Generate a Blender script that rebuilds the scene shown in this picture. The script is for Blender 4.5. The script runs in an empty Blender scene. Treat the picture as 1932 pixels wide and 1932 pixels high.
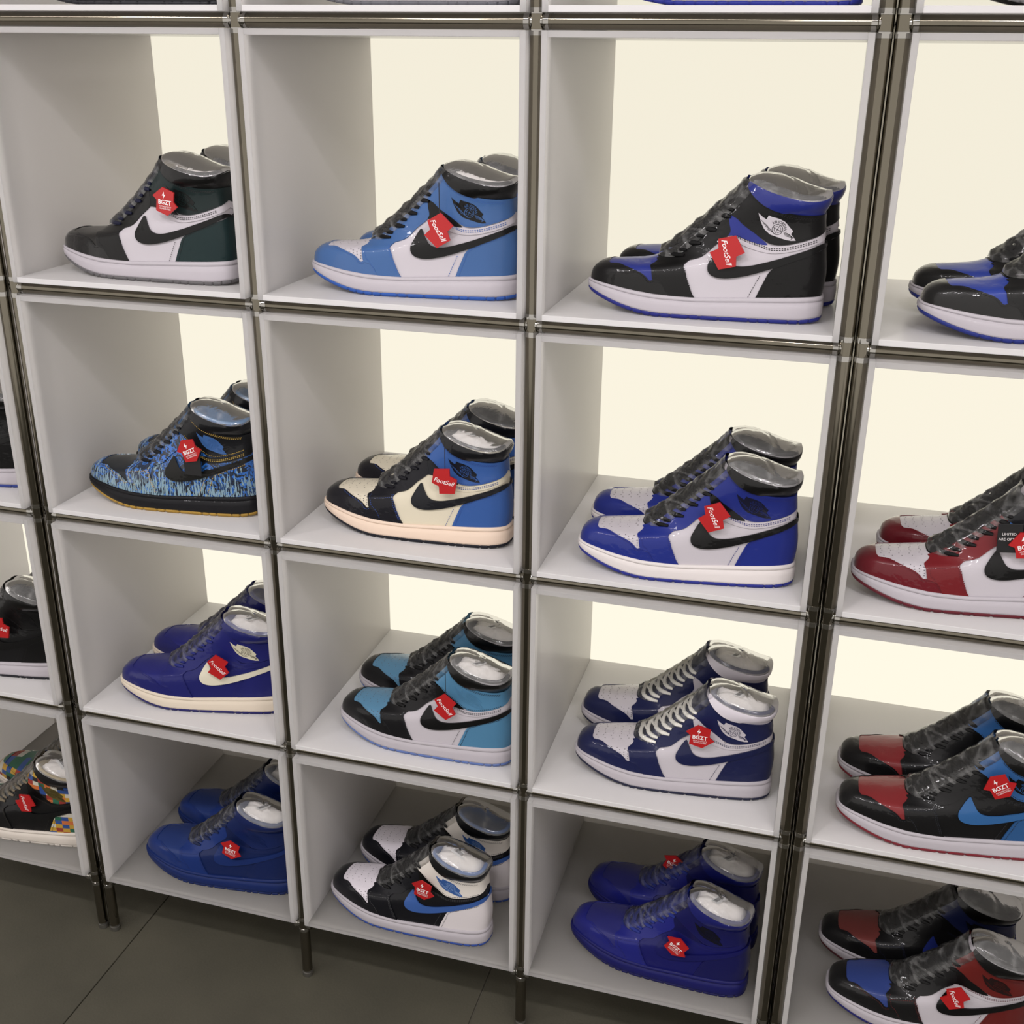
import bpy, bmesh, math, random
import numpy as np
from mathutils import Vector, Matrix
from mathutils.geometry import delaunay_2d_cdt

# ---------------------------------------------------------------- camera
sc = bpy.context.scene
COL = sc.collection
F_PX = 2144.27
cam_d = bpy.data.cameras.new('camera'); cam = bpy.data.objects.new('camera', cam_d); COL.objects.link(cam)
cam.location = (1.1853, -1.4224, 1.5670)
cam.rotation_euler = (1.18303, -0.01023, 0.27944)
cam_d.sensor_fit = 'HORIZONTAL'; cam_d.sensor_width = 36.0; cam_d.lens = 36.0 * F_PX / 1932.0
cam_d.clip_start = 0.02; cam_d.clip_end = 50
sc.camera = cam
# ---------------------------------------------------------------- world, exposure
sc.view_settings.view_transform = 'Standard'; sc.view_settings.look = 'None'
sc.view_settings.gamma = 1.0; sc.view_settings.use_curve_mapping = False
sc.view_settings.exposure = 0.0
wd = bpy.data.worlds.new('world'); sc.world = wd; wd.use_nodes = True
wd.node_tree.nodes['Background'].inputs[0].default_value = (0.95, 0.90, 0.86, 1)
wd.node_tree.nodes['Background'].inputs[1].default_value = 1.15
sc.cycles.use_denoising = True
sc.cycles.diffuse_bounces = 6; sc.cycles.transmission_bounces = 8; sc.cycles.transparent_max_bounces = 12
sc.cycles.sample_clamp_indirect = 4.0

PANEL_EMIT = 1.01          # the backlit panels behind the boxes


def light(name, kind, loc, target, power, color, **kw):
    d = bpy.data.lights.new(name, kind); d.energy = power; d.color = color
    for k, v in kw.items(): setattr(d, k, v)
    o = bpy.data.objects.new(name, d); COL.objects.link(o); o.location = loc
    o.rotation_euler = (Vector(target) - Vector(loc)).to_track_quat('-Z', 'Y').to_euler()
    return o


COOL = (1.0, 0.96, 0.98)
# a long ceiling strip in front of the rack and a few small track spots
light('ceiling_strip_light', 'AREA', (0.9, -1.35, 2.62), (0.9, -1.0, 0), 18, (1.0, 0.94, 0.95),
      shape='RECTANGLE', size=4.6, size_y=0.07)
for i, (x, y) in enumerate([(-0.7, -1.3), (0.0, -1.75), (0.55, -1.3), (1.1, -1.9), (1.6, -1.35), (2.3, -1.7)]):
    light('track_spot_light', 'SPOT', (x, y, 2.55), (x * 0.5 + 0.3, 0.1, 0.9), 21, COOL,
          shadow_soft_size=0.085, spot_size=math.radians(75), spot_blend=0.6)


# ---------------------------------------------------------------- helpers
def tag(o, label=None, cat=None, group=None, kind=None):
    if label: o['label'] = label
    if cat: o['category'] = cat
    if group: o['group'] = group
    if kind: o['kind'] = kind
    return o


def empty(name, loc=(0, 0, 0), rz=0.0):
    o = bpy.data.objects.new(name, None); COL.objects.link(o)
    o.location = loc; o.rotation_euler = (0, 0, rz); o.empty_display_size = 0.02
    return o


def mesh_from(name, verts, faces, smooth=True):
    me = bpy.data.meshes.new(name)
    me.from_pydata([tuple(map(float, v)) for v in verts], [], [tuple(int(i) for i in f) for f in faces])
    me.validate(); me.update()
    if smooth:
        me.polygons.foreach_set('use_smooth', [True] * len(me.polygons))
    return me


def obj(name, me, mat=None, parent=None):
    o = bpy.data.objects.new(name, me); COL.objects.link(o)
    if mat is not None:
        if len(me.materials) == 0: me.materials.append(None)
        o.material_slots[0].link = 'OBJECT'; o.material_slots[0].material = mat
    if parent is not None: o.parent = parent
    return o


class MB:
    """collects boxes, cylinders and tubes into one mesh"""
    def __init__(s): s.v = []; s.f = []
    def add(s, vs, fs):
        b = len(s.v); s.v += [tuple(v) for v in vs]; s.f += [tuple(b + i for i in f) for f in fs]
    def box(s, x0, x1, y0, y1, z0, z1, bev=0.0):
        if bev <= 0:
            s.add([(x0,y0,z0),(x1,y0,z0),(x1,y1,z0),(x0,y1,z0),(x0,y0,z1),(x1,y0,z1),(x1,y1,z1),(x0,y1,z1)],
                  [(3,2,1,0),(4,5,6,7),(0,1,5,4),(1,2,6,5),(2,3,7,6),(3,0,4,7)])
            return
        bm = bmesh.new()
        vs = [bm.verts.new(c) for c in [(x0,y0,z0),(x1,y0,z0),(x1,y1,z0),(x0,y1,z0),(x0,y0,z1),(x1,y0,z1),(x1,y1,z1),(x0,y1,z1)]]
        for f in [(3,2,1,0),(4,5,6,7),(0,1,5,4),(1,2,6,5),(2,3,7,6),(3,0,4,7)]: bm.faces.new([vs[i] for i in f])
        bmesh.ops.bevel(bm, geom=bm.edges[:], offset=bev, segments=1, affect='EDGES')
        bm.verts.index_update()
        s.add([v.co[:] for v in bm.verts], [[v.index for v in f.verts] for f in bm.faces]); bm.free()
    def lathe(s, prof, axis, origin, n=20):
        """prof: list of (h, r) along axis"""
        o = Vector(origin); a = Vector(axis).normalized()
        p = a.orthogonal().normalized(); q = a.cross(p)
        vs = []; fs = []
        for h, r in prof:
            for k in range(n):
                t = 2 * math.pi * k / n
                vs.append(o + a * h + (p * math.cos(t) + q * math.sin(t)) * r)
        for i in range(len(prof) - 1):
            for k in range(n):
                fs.append((i*n+k, i*n+(k+1) % n, (i+1)*n+(k+1) % n, (i+1)*n+k))
        fs.append(tuple(range(n))[::-1]); fs.append(tuple((len(prof)-1)*n+k for k in range(n)))
        s.add([v[:] for v in vs], fs)
    def build(s, name, smooth=False):
        return mesh_from(name, s.v, s.f, smooth)


def smooth_by_angle(me, deg=35):
    me.polygons.foreach_set('use_smooth', [True] * len(me.polygons))
    bm = bmesh.new(); bm.from_mesh(me)
    for e in bm.edges:
        e.smooth = not (len(e.link_faces) == 2 and e.calc_face_angle(0) > math.radians(deg))
    bm.to_mesh(me); bm.free()
    return me


def srgb(c):
    return tuple((x/255/12.92) if x/255 <= 0.04045 else ((x/255+0.055)/1.055)**2.4 for x in c)


MATS = {}


def mat(name):
    m = bpy.data.materials.new(name); m.use_nodes = True
    nt = m.node_tree; b = nt.nodes['Principled BSDF']
    return m, nt, b


def noise_bump(nt, b, scale, strength, dist=0.001, detail=3, into='Normal'):
    tc = nt.nodes.new('ShaderNodeTexCoord'); n = nt.nodes.new('ShaderNodeTexNoise')
    n.inputs['Scale'].default_value = scale; n.inputs['Detail'].default_value = detail
    bp = nt.nodes.new('ShaderNodeBump'); bp.inputs['Strength'].default_value = strength
    bp.inputs['Distance'].default_value = dist
    nt.links.new(tc.outputs['Object'], n.inputs['Vector']); nt.links.new(n.outputs[0], bp.inputs['Height'])
    nt.links.new(bp.outputs[0], b.inputs[into])
    return n


def leather(c, rough=0.45, wrap=0.6, key=None):
    """dyed leather under tight clear shrink wrap: the wrap is the coat layer"""
    k = ('leather', tuple(c), rough, wrap)
    if k in MATS: return MATS[k]
    m, nt, b = mat('wrapped_leather')
    b.inputs['Base Color'].default_value = (*srgb(c), 1); b.inputs['Roughness'].default_value = rough
    b.inputs['Specular IOR Level'].default_value = .2; b.inputs['Coat IOR'].default_value = 1.29
    b.inputs['Coat Weight'].default_value = wrap; b.inputs['Coat Roughness'].default_value = 0.04
    noise_bump(nt, b, 900, 0.12, 0.0006)
    noise_bump(nt, b, 38, 0.55, 0.005, 3, 'Coat Normal')
    MATS[k] = m
    return m


def plain(c, rough=0.5, metal=0.0, name='painted', bump=None, emit=0):
    k = ('plain', tuple(c), rough, metal, name, emit)
    if k in MATS: return MATS[k]
    m, nt, b = mat(name)
    b.inputs['Base Color'].default_value = (*srgb(c), 1); b.inputs['Roughness'].default_value = rough
    b.inputs['Metallic'].default_value = metal
    if bump: noise_bump(nt, b, *bump)
    MATS[k] = m
    return m


def acrylic(through):
    """frosted white acrylic sheet: part of the light passes through, part scatters back"""
    m = bpy.data.materials.new('frosted_acrylic'); m.use_nodes = True; nt = m.node_tree
    nt.nodes.clear(); out = nt.nodes.new('ShaderNodeOutputMaterial')
    d = nt.nodes.new('ShaderNodeBsdfDiffuse'); d.inputs[0].default_value = (0.97, 0.96, 0.965, 1)
    t = nt.nodes.new('ShaderNodeBsdfTranslucent'); t.inputs[0].default_value = (0.98, 0.965, 0.95, 1)
    g = nt.nodes.new('ShaderNodeBsdfGlossy'); g.inputs['Roughness'].default_value = 0.25
    m1 = nt.nodes.new('ShaderNodeMixShader'); m1.inputs[0].default_value = through
    m2 = nt.nodes.new('ShaderNodeMixShader')
    fr = nt.nodes.new('ShaderNodeFresnel'); fr.inputs[0].default_value = 1.2
    nt.links.new(d.outputs[0], m1.inputs[1]); nt.links.new(t.outputs[0], m1.inputs[2])
    nt.links.new(fr.outputs[0], m2.inputs[0]); nt.links.new(m1.outputs[0], m2.inputs[1]); nt.links.new(g.outputs[0], m2.inputs[2])
    nt.links.new(m2.outputs[0], out.inputs[0])
    return m


def film_mat(haze, name):
    """thin clear shrink film with milky creases"""
    m = bpy.data.materials.new(name); m.use_nodes = True; nt = m.node_tree
    nt.nodes.clear(); N = nt.nodes.new; out = N('ShaderNodeOutputMaterial')
    tc = N('ShaderNodeTexCoord'); mp = N('ShaderNodeMapping'); mp.inputs['Scale'].default_value = (20, 16, 34)
    n = N('ShaderNodeTexNoise'); n.inputs['Scale'].default_value = 2.2; n.inputs['Detail'].default_value = 5
    n.inputs['Distortion'].default_value = 1.0
    nt.links.new(tc.outputs['Object'], mp.inputs[0]); nt.links.new(mp.outputs[0], n.inputs['Vector'])
    bp = N('ShaderNodeBump'); bp.inputs['Strength'].default_value = 0.35; bp.inputs['Distance'].default_value = 0.003
    nt.links.new(n.outputs[0], bp.inputs['Height'])
    rp = N('ShaderNodeValToRGB'); rp.color_ramp.elements[0].position = 0.5; rp.color_ramp.elements[1].position = 0.72
    rp.color_ramp.elements[0].color = (haze, haze, haze, 1); rp.color_ramp.elements[1].color = (haze+0.17,)*3 + (1,)
    nt.links.new(n.outputs[0], rp.inputs[0])
    tr = N('ShaderNodeBsdfTransparent'); df = N('ShaderNodeBsdfDiffuse'); df.inputs[0].default_value = (0.75, 0.75, 0.74, 1)
    gl = N('ShaderNodeBsdfGlossy'); gl.inputs['Roughness'].default_value = 0.08
    nt.links.new(bp.outputs[0], gl.inputs['Normal'])
    a = N('ShaderNodeMixShader'); nt.links.new(rp.outputs[0], a.inputs[0]); nt.links.new(tr.outputs[0], a.inputs[1]); nt.links.new(df.outputs[0], a.inputs[2])
    fr = N('ShaderNodeFresnel'); fr.inputs[0].default_value = 1.45; nt.links.new(bp.outputs[0], fr.inputs['Normal'])
    b = N('ShaderNodeMixShader'); nt.links.new(fr.outputs[0], b.inputs[0]); nt.links.new(a.outputs[0], b.inputs[1]); nt.links.new(gl.outputs[0], b.inputs[2])
    nt.links.new(b.outputs[0], out.inputs[0])
    return m


def palm_mat():
    """dark blue leather printed with pale blades and blue palm fronds"""
    if 'palm' in MATS: return MATS['palm']
    m, nt, b = mat('palm_print_leather'); N = nt.nodes.new; L = nt.links.new
    b.inputs['Roughness'].default_value = 0.4; b.inputs['Coat Weight'].default_value = 0.6; b.inputs['Coat Roughness'].default_value = 0.06
    tc = N('ShaderNodeTexCoord'); sep = N('ShaderNodeSeparateXYZ'); L(tc.outputs['Object'], sep.inputs[0])
    mp = N('ShaderNodeMapping'); mp.inputs['Rotation'].default_value = (0, math.radians(28), 0); mp.inputs['Scale'].default_value = (520, 60, 75)
    L(tc.outputs['Object'], mp.inputs[0])
    n = N('ShaderNodeTexNoise'); n.inputs['Scale'].default_value = 1; n.inputs['Detail'].default_value = 2; L(mp.outputs[0], n.inputs['Vector'])
    hz = N('ShaderNodeMapRange'); hz.inputs['From Min'].default_value = 0.035; hz.inputs['From Max'].default_value = 0.085
    hz.inputs['To Min'].default_value = 0.47; hz.inputs['To Max'].default_value = 0.66; L(sep.outputs['Z'], hz.inputs['Value'])
    gt = N('ShaderNodeMath'); gt.operation = 'GREATER_THAN'; L(n.outputs[0], gt.inputs[0]); L(hz.outputs[0], gt.inputs[1])
    n2 = N('ShaderNodeTexNoise'); n2.inputs['Scale'].default_value = 42; n2.inputs['Detail'].default_value = 6; n2.inputs['Distortion'].default_value = 2.5
    L(tc.outputs['Object'], n2.inputs['Vector'])
    rp = N('ShaderNodeValToRGB'); rp.color_ramp.interpolation = 'CONSTANT'
    e = rp.color_ramp.elements; e[0].color = (*srgb((16, 40, 70)), 1); e[1].position = 0.5; e[1].color = (*srgb((40, 105, 190)), 1)
    x = e.new(0.56); x.color = (*srgb((22, 60, 105)), 1)
    x = e.new(0.40); x.color = (*srgb((8, 18, 34)), 1)
    L(n2.outputs[0], rp.inputs[0])
    mx = N('ShaderNodeMix'); mx.data_type = 'RGBA'; L(gt.outputs[0], mx.inputs[0]); L(rp.outputs[0], mx.inputs[6])
    mx.inputs[7].default_value = (*srgb((128, 156, 170)), 1)
    L(mx.outputs[2], b.inputs['Base Color'])
    MATS['palm'] = m
    return m


def patch_mat():
    """woven patchwork of coloured blocks"""
    if 'patch' in MATS: return MATS['patch']
    m, nt, b = mat('patchwork_leather'); N = nt.nodes.new; L = nt.links.new
    b.inputs['Roughness'].default_value = 0.5; b.inputs['Coat Weight'].default_value = 0.4; b.inputs['Coat Roughness'].default_value = 0.08
    tc = N('ShaderNodeTexCoord'); mp = N('ShaderNodeVectorMath'); mp.operation = 'MULTIPLY'; mp.inputs[1].default_value = (75, 0, 115)
    L(tc.outputs['Object'], mp.inputs[0])
    fl = N('ShaderNodeVectorMath'); fl.operation = 'FLOOR'; L(mp.outputs[0], fl.inputs[0])
    wn = N('ShaderNodeTexWhiteNoise'); wn.noise_dimensions = '3D'; L(fl.outputs[0], wn.inputs['Vector'])
    rp = N('ShaderNodeValToRGB'); rp.color_ramp.interpolation = 'CONSTANT'; e = rp.color_ramp.elements
    e[0].color = (*srgb((190, 150, 50)), 1); e[1].position = 0.2; e[1].color = (*srgb((40, 75, 140)), 1)
    for p_, c in ((0.38, (200, 195, 180)), (0.52, (145, 45, 35)), (0.66, (30, 95, 70)), (0.8, (200, 110, 55)), (0.9, (15, 15, 18))):
        x = e.new(p_); x.color = (*srgb(c), 1)
    L(wn.outputs['Value'], rp.inputs[0]); L(rp.outputs[0], b.inputs['Base Color'])
    MATS['patch'] = m
    return m


ACR = acrylic(0.72); ACR_SHELF_LIT = acrylic(0.40); ACR_SHELF_DIM = acrylic(0.90)  # shelf mixes imitate light: upper shelves more opaque to look lit, bottom row's shaded
CHROME = plain((116, 111, 99), 0.13, 1.0, 'brushed_chrome')
CHROME_B = plain((165, 163, 158), 0.06, 1.0, 'polished_chrome')
FILM_TOP = film_mat(0.15, 'shrink_film_over_collar')
FILM = film_mat(0.03, 'shrink_film')

# ---------------------------------------------------------------- setting
PW, PH = 0.40179, 0.36935          # cell pitch
BW, BH, BD, BT = 0.38276, 0.34973, 0.424, 0.0078   # box outer size, depth, sheet thickness
GL, GR = 0.02516, 0.01971          # gaps between the tube racks
ZT = 1.5966                        # height of the tube line between row 0 and row 1
COLX = {'L': -GL - PW, 'A': 0.0, 'B': PW, 'C': 2 * PW, 'D': 3 * PW + GR}
TUBE_Y, TUBE_R = 0.0178, 0.0092


def cell_floor(r): return ZT - (r - 1) * PH - (PH - BH) / 2 - BH + BT


floor = obj('floor', (lambda m: (m.box(-2.6, 3.8, -3.6, 0.9, -0.05, -0.004), m.build('floor'))[1])(MB()),
            plain((120, 116, 106), 0.9, 0, 'tile_grout'))
tag(floor, kind='structure', label='dark grey tiled floor', cat='floor')


def tile_material():
    m, nt, b = mat('stone_tile'); N = nt.nodes.new; L = nt.links.new
    tc = N('ShaderNodeTexCoord'); n = N('ShaderNodeTexNoise'); n.inputs['Scale'].default_value = 7; n.inputs['Detail'].default_value = 8
    n2 = N('ShaderNodeTexNoise'); n2.inputs['Scale'].default_value = 260; n2.inputs['Detail'].default_value = 2
    L(tc.outputs['Object'], n.inputs['Vector']); L(tc.outputs['Object'], n2.inputs['Vector'])
    ad = N('ShaderNodeMath'); ad.operation = 'MULTIPLY_ADD'; ad.inputs[1].default_value = 0.35
    L(n2.outputs[0], ad.inputs[0]); L(n.outputs[0], ad.inputs[2])
    rp = N('ShaderNodeValToRGB'); e = rp.color_ramp.elements
    e[0].position = 0.35; e[0].color = (*srgb((66, 64, 54)), 1); e[1].position = 0.95; e[1].color = (*srgb((82, 79, 67)), 1)
    L(ad.outputs[0], rp.inputs[0]); L(rp.outputs[0], b.inputs['Base Color'])
    b.inputs['Roughness'].default_value = 0.6
    bp = N('ShaderNodeBump'); bp.inputs['Strength'].default_value = 0.15; bp.inputs['Distance'].default_value = 0.002
    L(n2.outputs[0], bp.inputs['Height']); L(bp.outputs[0], b.inputs['Normal'])
    return m


TILE = tile_material()
tm = MB(); tm.box(-0.3339, 0.3339, -0.6689, 0.6689, -0.0045, 0.0, 0.0008); tile_me = tm.build('floor_tile')
for i in range(-4, 6):
    for j in range(-2, 1):
        if -2.6 < 0.048 + 0.67 * (i + 0.5) - 0.3335 and 0.048 + 0.67 * (i + 0.5) + 0.3335 < 3.85:
            t = obj('floor_tile', tile_me, TILE, floor); t.location = (0.048 + 0.67 * (i + 0.5), -0.23 + 1.34 * j - 0.0, 0.0)
m_ = MB(); m_.box(-2.6, 3.8, 0.86, 0.9, 0, 2.8)
tag(obj('wall_back', m_.build('wall_back'), plain((170, 166, 158), 0.85, 0, 'wall_paint')), 'plain shop wall behind the racks', 'wall', kind='structure')
m_ = MB(); m_.box(-2.6, 3.8, -3.6, 0.9, 2.8, 2.84)
tag(obj('ceiling', m_.build('ceiling'), plain((205, 200, 192), 0.9, 0, 'ceiling_paint')), 'shop ceiling', 'ceiling', kind='structure')

# ---------------------------------------------------------------- tube racks
tube_cache = {}


def tube_mesh(length, r=TUBE_R):
    k = (round(length, 4), r)
    if k not in tube_cache:
        m = MB(); m.lathe([(0, r), (length, r)], (0, 0, 1), (0, 0, 0), 28)
        tube_cache[k] = smooth_by_angle(m.build('tube'))
    return tube_cache[k]


def joint_mesh(left=True, right=True):
    m = MB()
    r = TUBE_R
    c = (0, 0, 0)
    for ax in [(0, 1, 0), (0, 0, 1), (0, 0, -1)] + ([(1, 0, 0)] if right else []) + ([(-1, 0, 0)] if left else []):
        m.lathe([(0.0, 0.0075), (0.0075, 0.0078), (0.0088, 0.0095), (0.0125, r + 0.0004), (0.0155, r + 0.0004), (0.0158, r - 0.001)], ax, c, 20)
    return smooth_by_angle(m.build('ball_joint'), 30)


JOINT = {(a, b): joint_mesh(a, b) for a, b in ((True, True), (True, False), (False, True))}


def foot_mesh():
    m = MB(); r = TUBE_R
    m.lathe([(0, r - 0.0004), (0.001, r + 0.0002), (0.009, r + 0.0002), (0.010, r - 0.002), (0.0118, r - 0.002), (0.012, r), (0.0135, r)], (0, 0, 1), (0, 0, 0), 24)
    return smooth_by_angle(m.build('foot'), 30)


FOOT = foot_mesh()


def rack(name_label, posts, ztop=2.0, rows=5):
    root = empty('tube_rack', (posts[0], TUBE_Y, 0))
    tag(root, name_label, 'rack', 'chrome tube racks')
    ox = posts[0]
    zl = [ZT - k * PH for k in range(0, rows)]
    for pi, x in enumerate(posts):
        edges = [0.0135] + [z for z in reversed(zl)] + [ztop]
        o = obj('vertical_post', tube_mesh(ztop - 0.0135), CHROME, root); o.location = (x - ox, 0, 0.0135)
        f = obj('foot', FOOT, plain((120, 118, 112), 0.35, 0.8, 'foot_metal'), root); f.location = (x - ox, 0, 0)
        for z in zl:
            j = obj('ball_joint', JOINT[(pi > 0, pi < len(posts) - 1)], CHROME_B, root); j.location = (x - ox, 0, z)
            d = obj('depth_tube', tube_mesh(BD - 0.06), CHROME, root); d.location = (x - ox, 0.014, z); d.rotation_euler = (-math.pi / 2, 0, 0)
    for a, b in zip(posts[:-1], posts[1:]):
        for z in zl[:-1]:
            o = obj('horizontal_tube', tube_mesh(b - a - 0.028), CHROME, root)
            o.location = (a - ox + 0.014, 0, z); o.rotation_euler = (0, math.pi / 2, 0)


rack('chrome tube rack cut off by the left edge of the photo', [-GL - PW, -GL])
rack('wide chrome tube rack in the middle, three boxes across', [0, PW, 2 * PW, 3 * PW])
rack('chrome tube rack at the right edge, beside the doubled posts', [3 * PW + GR, 4 * PW + GR])

# ---------------------------------------------------------------- acrylic boxes
def emit_mat(k):
    m = bpy.data.materials.new('backlit_panel'); m.use_nodes = True; nt = m.node_tree; nt.nodes.clear()
    out = nt.nodes.new('ShaderNodeOutputMaterial'); e = nt.nodes.new('ShaderNodeEmission')
    e.inputs[0].default_value = (0.90, 0.845, 0.70, 1); e.inputs[1].default_value = PANEL_EMIT * k
    nt.links.new(e.outputs[0], out.inputs[0])
    return m


EMITS = {r: emit_mat(1.0 + .06 * (r - 1)) for r in range(0, 5)}
s_me = MB(); s_me.box(0, BT, 0, BD, 0, BH, 0.0006); SIDE = s_me.build('side_panel')
s_me = MB(); s_me.box(BT, BW - BT, 0.0, BD, 0, BT, 0.0006); SLAB = s_me.build('slab')
s_me = MB(); s_me.box(BT, BW - BT, BD - 0.004, BD, BT, BH - BT); BACK = s_me.build('back_panel')



def box(col, row, label):
    x = COLX[col] + (PW - BW) / 2; z = cell_floor(row) - BT
    r = empty('acrylic_box', (x, 0, z)); tag(r, label, 'display box', 'frosted acrylic display boxes')
    obj('side_panel', SIDE, ACR, r)
    o = obj('side_panel', SIDE, ACR, r); o.location = (BW - BT, 0, 0)
    obj('bottom_panel', SLAB, ACR_SHELF_LIT if row < 4 else ACR_SHELF_DIM, r)
    o = obj('top_panel', SLAB, ACR, r); o.location = (0, 0, BH - BT)
    obj('back_panel', BACK, EMITS[row] if row < 4 else ACR, r)


# ---------------------------------------------------------------- the high-top shoe
def catmull(P, n=200):
    P = np.array(P, float); m = len(P)
    t = np.linspace(0, m - 1, n); i = np.clip(t.astype(int), 0, m - 2); f = (t - i)[:, None]
    p0 = P[np.clip(i - 1, 0, m - 1)]; p1 = P[i]; p2 = P[i + 1]; p3 = P[np.clip(i + 2, 0, m - 1)]
    return 0.5 * ((2 * p1) + (-p0 + p2) * f + (2 * p0 - 5 * p1 + 4 * p2 - p3) * f**2 + (-p0 + 3 * p1 - 3 * p2 + p3) * f**3)


FC = catmull([(.003, .038), (.006, .052), (.020, .0625), (.045, .0665), (.077, .0700), (.105, .0800), (.130, .0970), (.153, .1160), (.174, .1360), (.191, .1560), (.203, .1775)])
BC = catmull([(.302, .034), (.304, .050), (.3045, .065), (.303, .080), (.301, .095), (.299, .108), (.297, .120), (.296, .132), (.2965, .143), (.2985, .152), (.300, .160)])
TT = np.linspace(0, 1, 200)
WX = ([0, .03, .07, .10, .15, .20, .25, .305], [.043, .0445, .0485, .0495, .045, .040, .0375, .0355])


def z0line(x): return np.interp(x, [0, .03, .06, .10, .15, .22, .302], [.038, .0345, .031, .0278, .0268, .0305, .034])


def zbot(x): return np.where(x < .11, .026 * (1 - np.clip(x, 0, .11) / .11)**2, 0.0) + np.where(x > .27, .004 * ((x - .27) / .035)**2, 0)


def S(u, t):
    """near side of the upper: u 0 toe/throat centre .. 1 heel centre, t 0 sole .. 1 collar"""
    u = np.clip(np.asarray(u, float), 0, 1); t = np.clip(np.asarray(t, float), 0, 1)
    th = math.pi * (3 * u**2 - 2 * u**3)
    xf = np.interp(t, TT, FC[:, 0]); zf = np.interp(t, TT, FC[:, 1])
    xb = np.interp(t, TT, BC[:, 0]); zb = np.interp(t, TT, BC[:, 1])
    q = (1 - np.cos(th)) / 2; s = np.sin(th)
    x = xf + (xb - xf) * q
    z = zf + (zb - zf) * q
    z = z + (z0line(x) - (.038 - .004 * np.clip((x - .003) / .299, 0, 1))) * (1 - t)**3
    z = z - .009 * np.clip((t - .8) / .2, 0, 1)**1.5 * np.clip(1 - u / .34, 0, 1)**1.6     # rounded front corners
    z = z - .012 * s * np.clip((t - .75) / .25, 0, 1)**1.5                     # collar dips at the side
    z = z - .0085 * np.sin(np.pi * np.clip(t / .62, 0, 1)) * np.clip(s, 0, 1) * np.exp(-np.clip(x - xf, 0, 1) / .09)
    wb = np.interp(x, *WX)
    ex = .54 + .01 * q
    w = wb * (1 - t**1.1) + .0335 * t**1.1
    w = w - .003 * np.exp(-((t - .62) / .2)**2) * np.clip((x - .17) / .05, 0, 1)
    pinch = 1 - .20 * np.exp(-((t - .62) / .22)**2) * (1 - q)                   # instep narrows to the throat
    y = -w * pinch * np.clip(s, 1e-9, 1)**ex
    # belly of the toe walls
    y = y * (1 + .03 * np.sin(np.pi * np.clip(t * 2, 0, 1)) * (1 - q))
    return np.stack([x, y, z], -1)


def NRM(u, t):
    e = .006
    u = np.asarray(u, float); t = np.asarray(t, float)
    uu = np.clip(u, .02, .98); tt = np.clip(t, e, 1 - e)
    du = S(uu + e, tt) - S(uu - e, tt); dt = S(uu, tt + e) - S(uu, tt - e)
    n = np.cross(du, dt)
    n /= np.linalg.norm(n, axis=-1, keepdims=True) + 1e-12
    k = np.clip(u / .12, 0, 1)[..., None]; k2 = np.clip((1 - u) / .08, 0, 1)[..., None]
    n = n * np.concatenate([np.ones_like(k), k * k2, np.ones_like(k)], -1)
    n /= np.linalg.norm(n, axis=-1, keepdims=True) + 1e-12
    return n


GU, GT = np.meshgrid(np.linspace(0, 1, 121), np.linspace(0, 1, 121), indexing='ij')
GP = S(GU, GT)
GX = GP[..., 0].ravel(); GZ = GP[..., 2].ravel(); gu = GU.ravel(); gt = GT.ravel()


def inv(x, z, fixed_t=None):
    x = np.atleast_1d(np.asarray(x, float)); z = np.atleast_1d(np.asarray(z, float))
    if fixed_t is not None:
        us = np.linspace(.02, .98, 400); P = S(us, np.full_like(us, fixed_t))
        return np.interp(x, P[:, 0], us), np.full_like(x, fixed_t)
    d = (GX[None] - x[:, None])**2 + (GZ[None] - z[:, None])**2
    i = d.argmin(1); u = gu[i].copy(); t = gt[i].copy()
    for _ in range(8):
        h = 1e-4; P = S(u, t); Pu = S(u + h, t); Pt = S(u, t + h)
        a = (Pu[:, 0] - P[:, 0]) / h; b = (Pt[:, 0] - P[:, 0]) / h; c = (Pu[:, 2] - P[:, 2]) / h; e = (Pt[:, 2] - P[:, 2]) / h
        rx = x - P[:, 0]; rz = z - P[:, 2]; det = a * e - b * c; det = np.where(abs(det) < 1e-6, 1e-6, det)
        du = np.clip((rx * e - b * rz) / det, -.03, .03); dt = np.clip((a * rz - c * rx) / det, -.03, .03)
        u = np.clip(u + du, 0, .995); t = np.clip(t + dt, 0, .995)
    return u, t


def rmap(x, z):
    b = np.interp(x, [0, .02, .083, .137, .153, .2136, .26, .305], [0, .003, .011, .0125, .009, .0105, .006, 0])
    s = np.clip((z - .07) / .08, 0, 1); s = s * s * (3 - 2 * s)
    return x + b * (1 - s), z - .006 * np.clip((z - .08) / .1, 0, 1)


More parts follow.
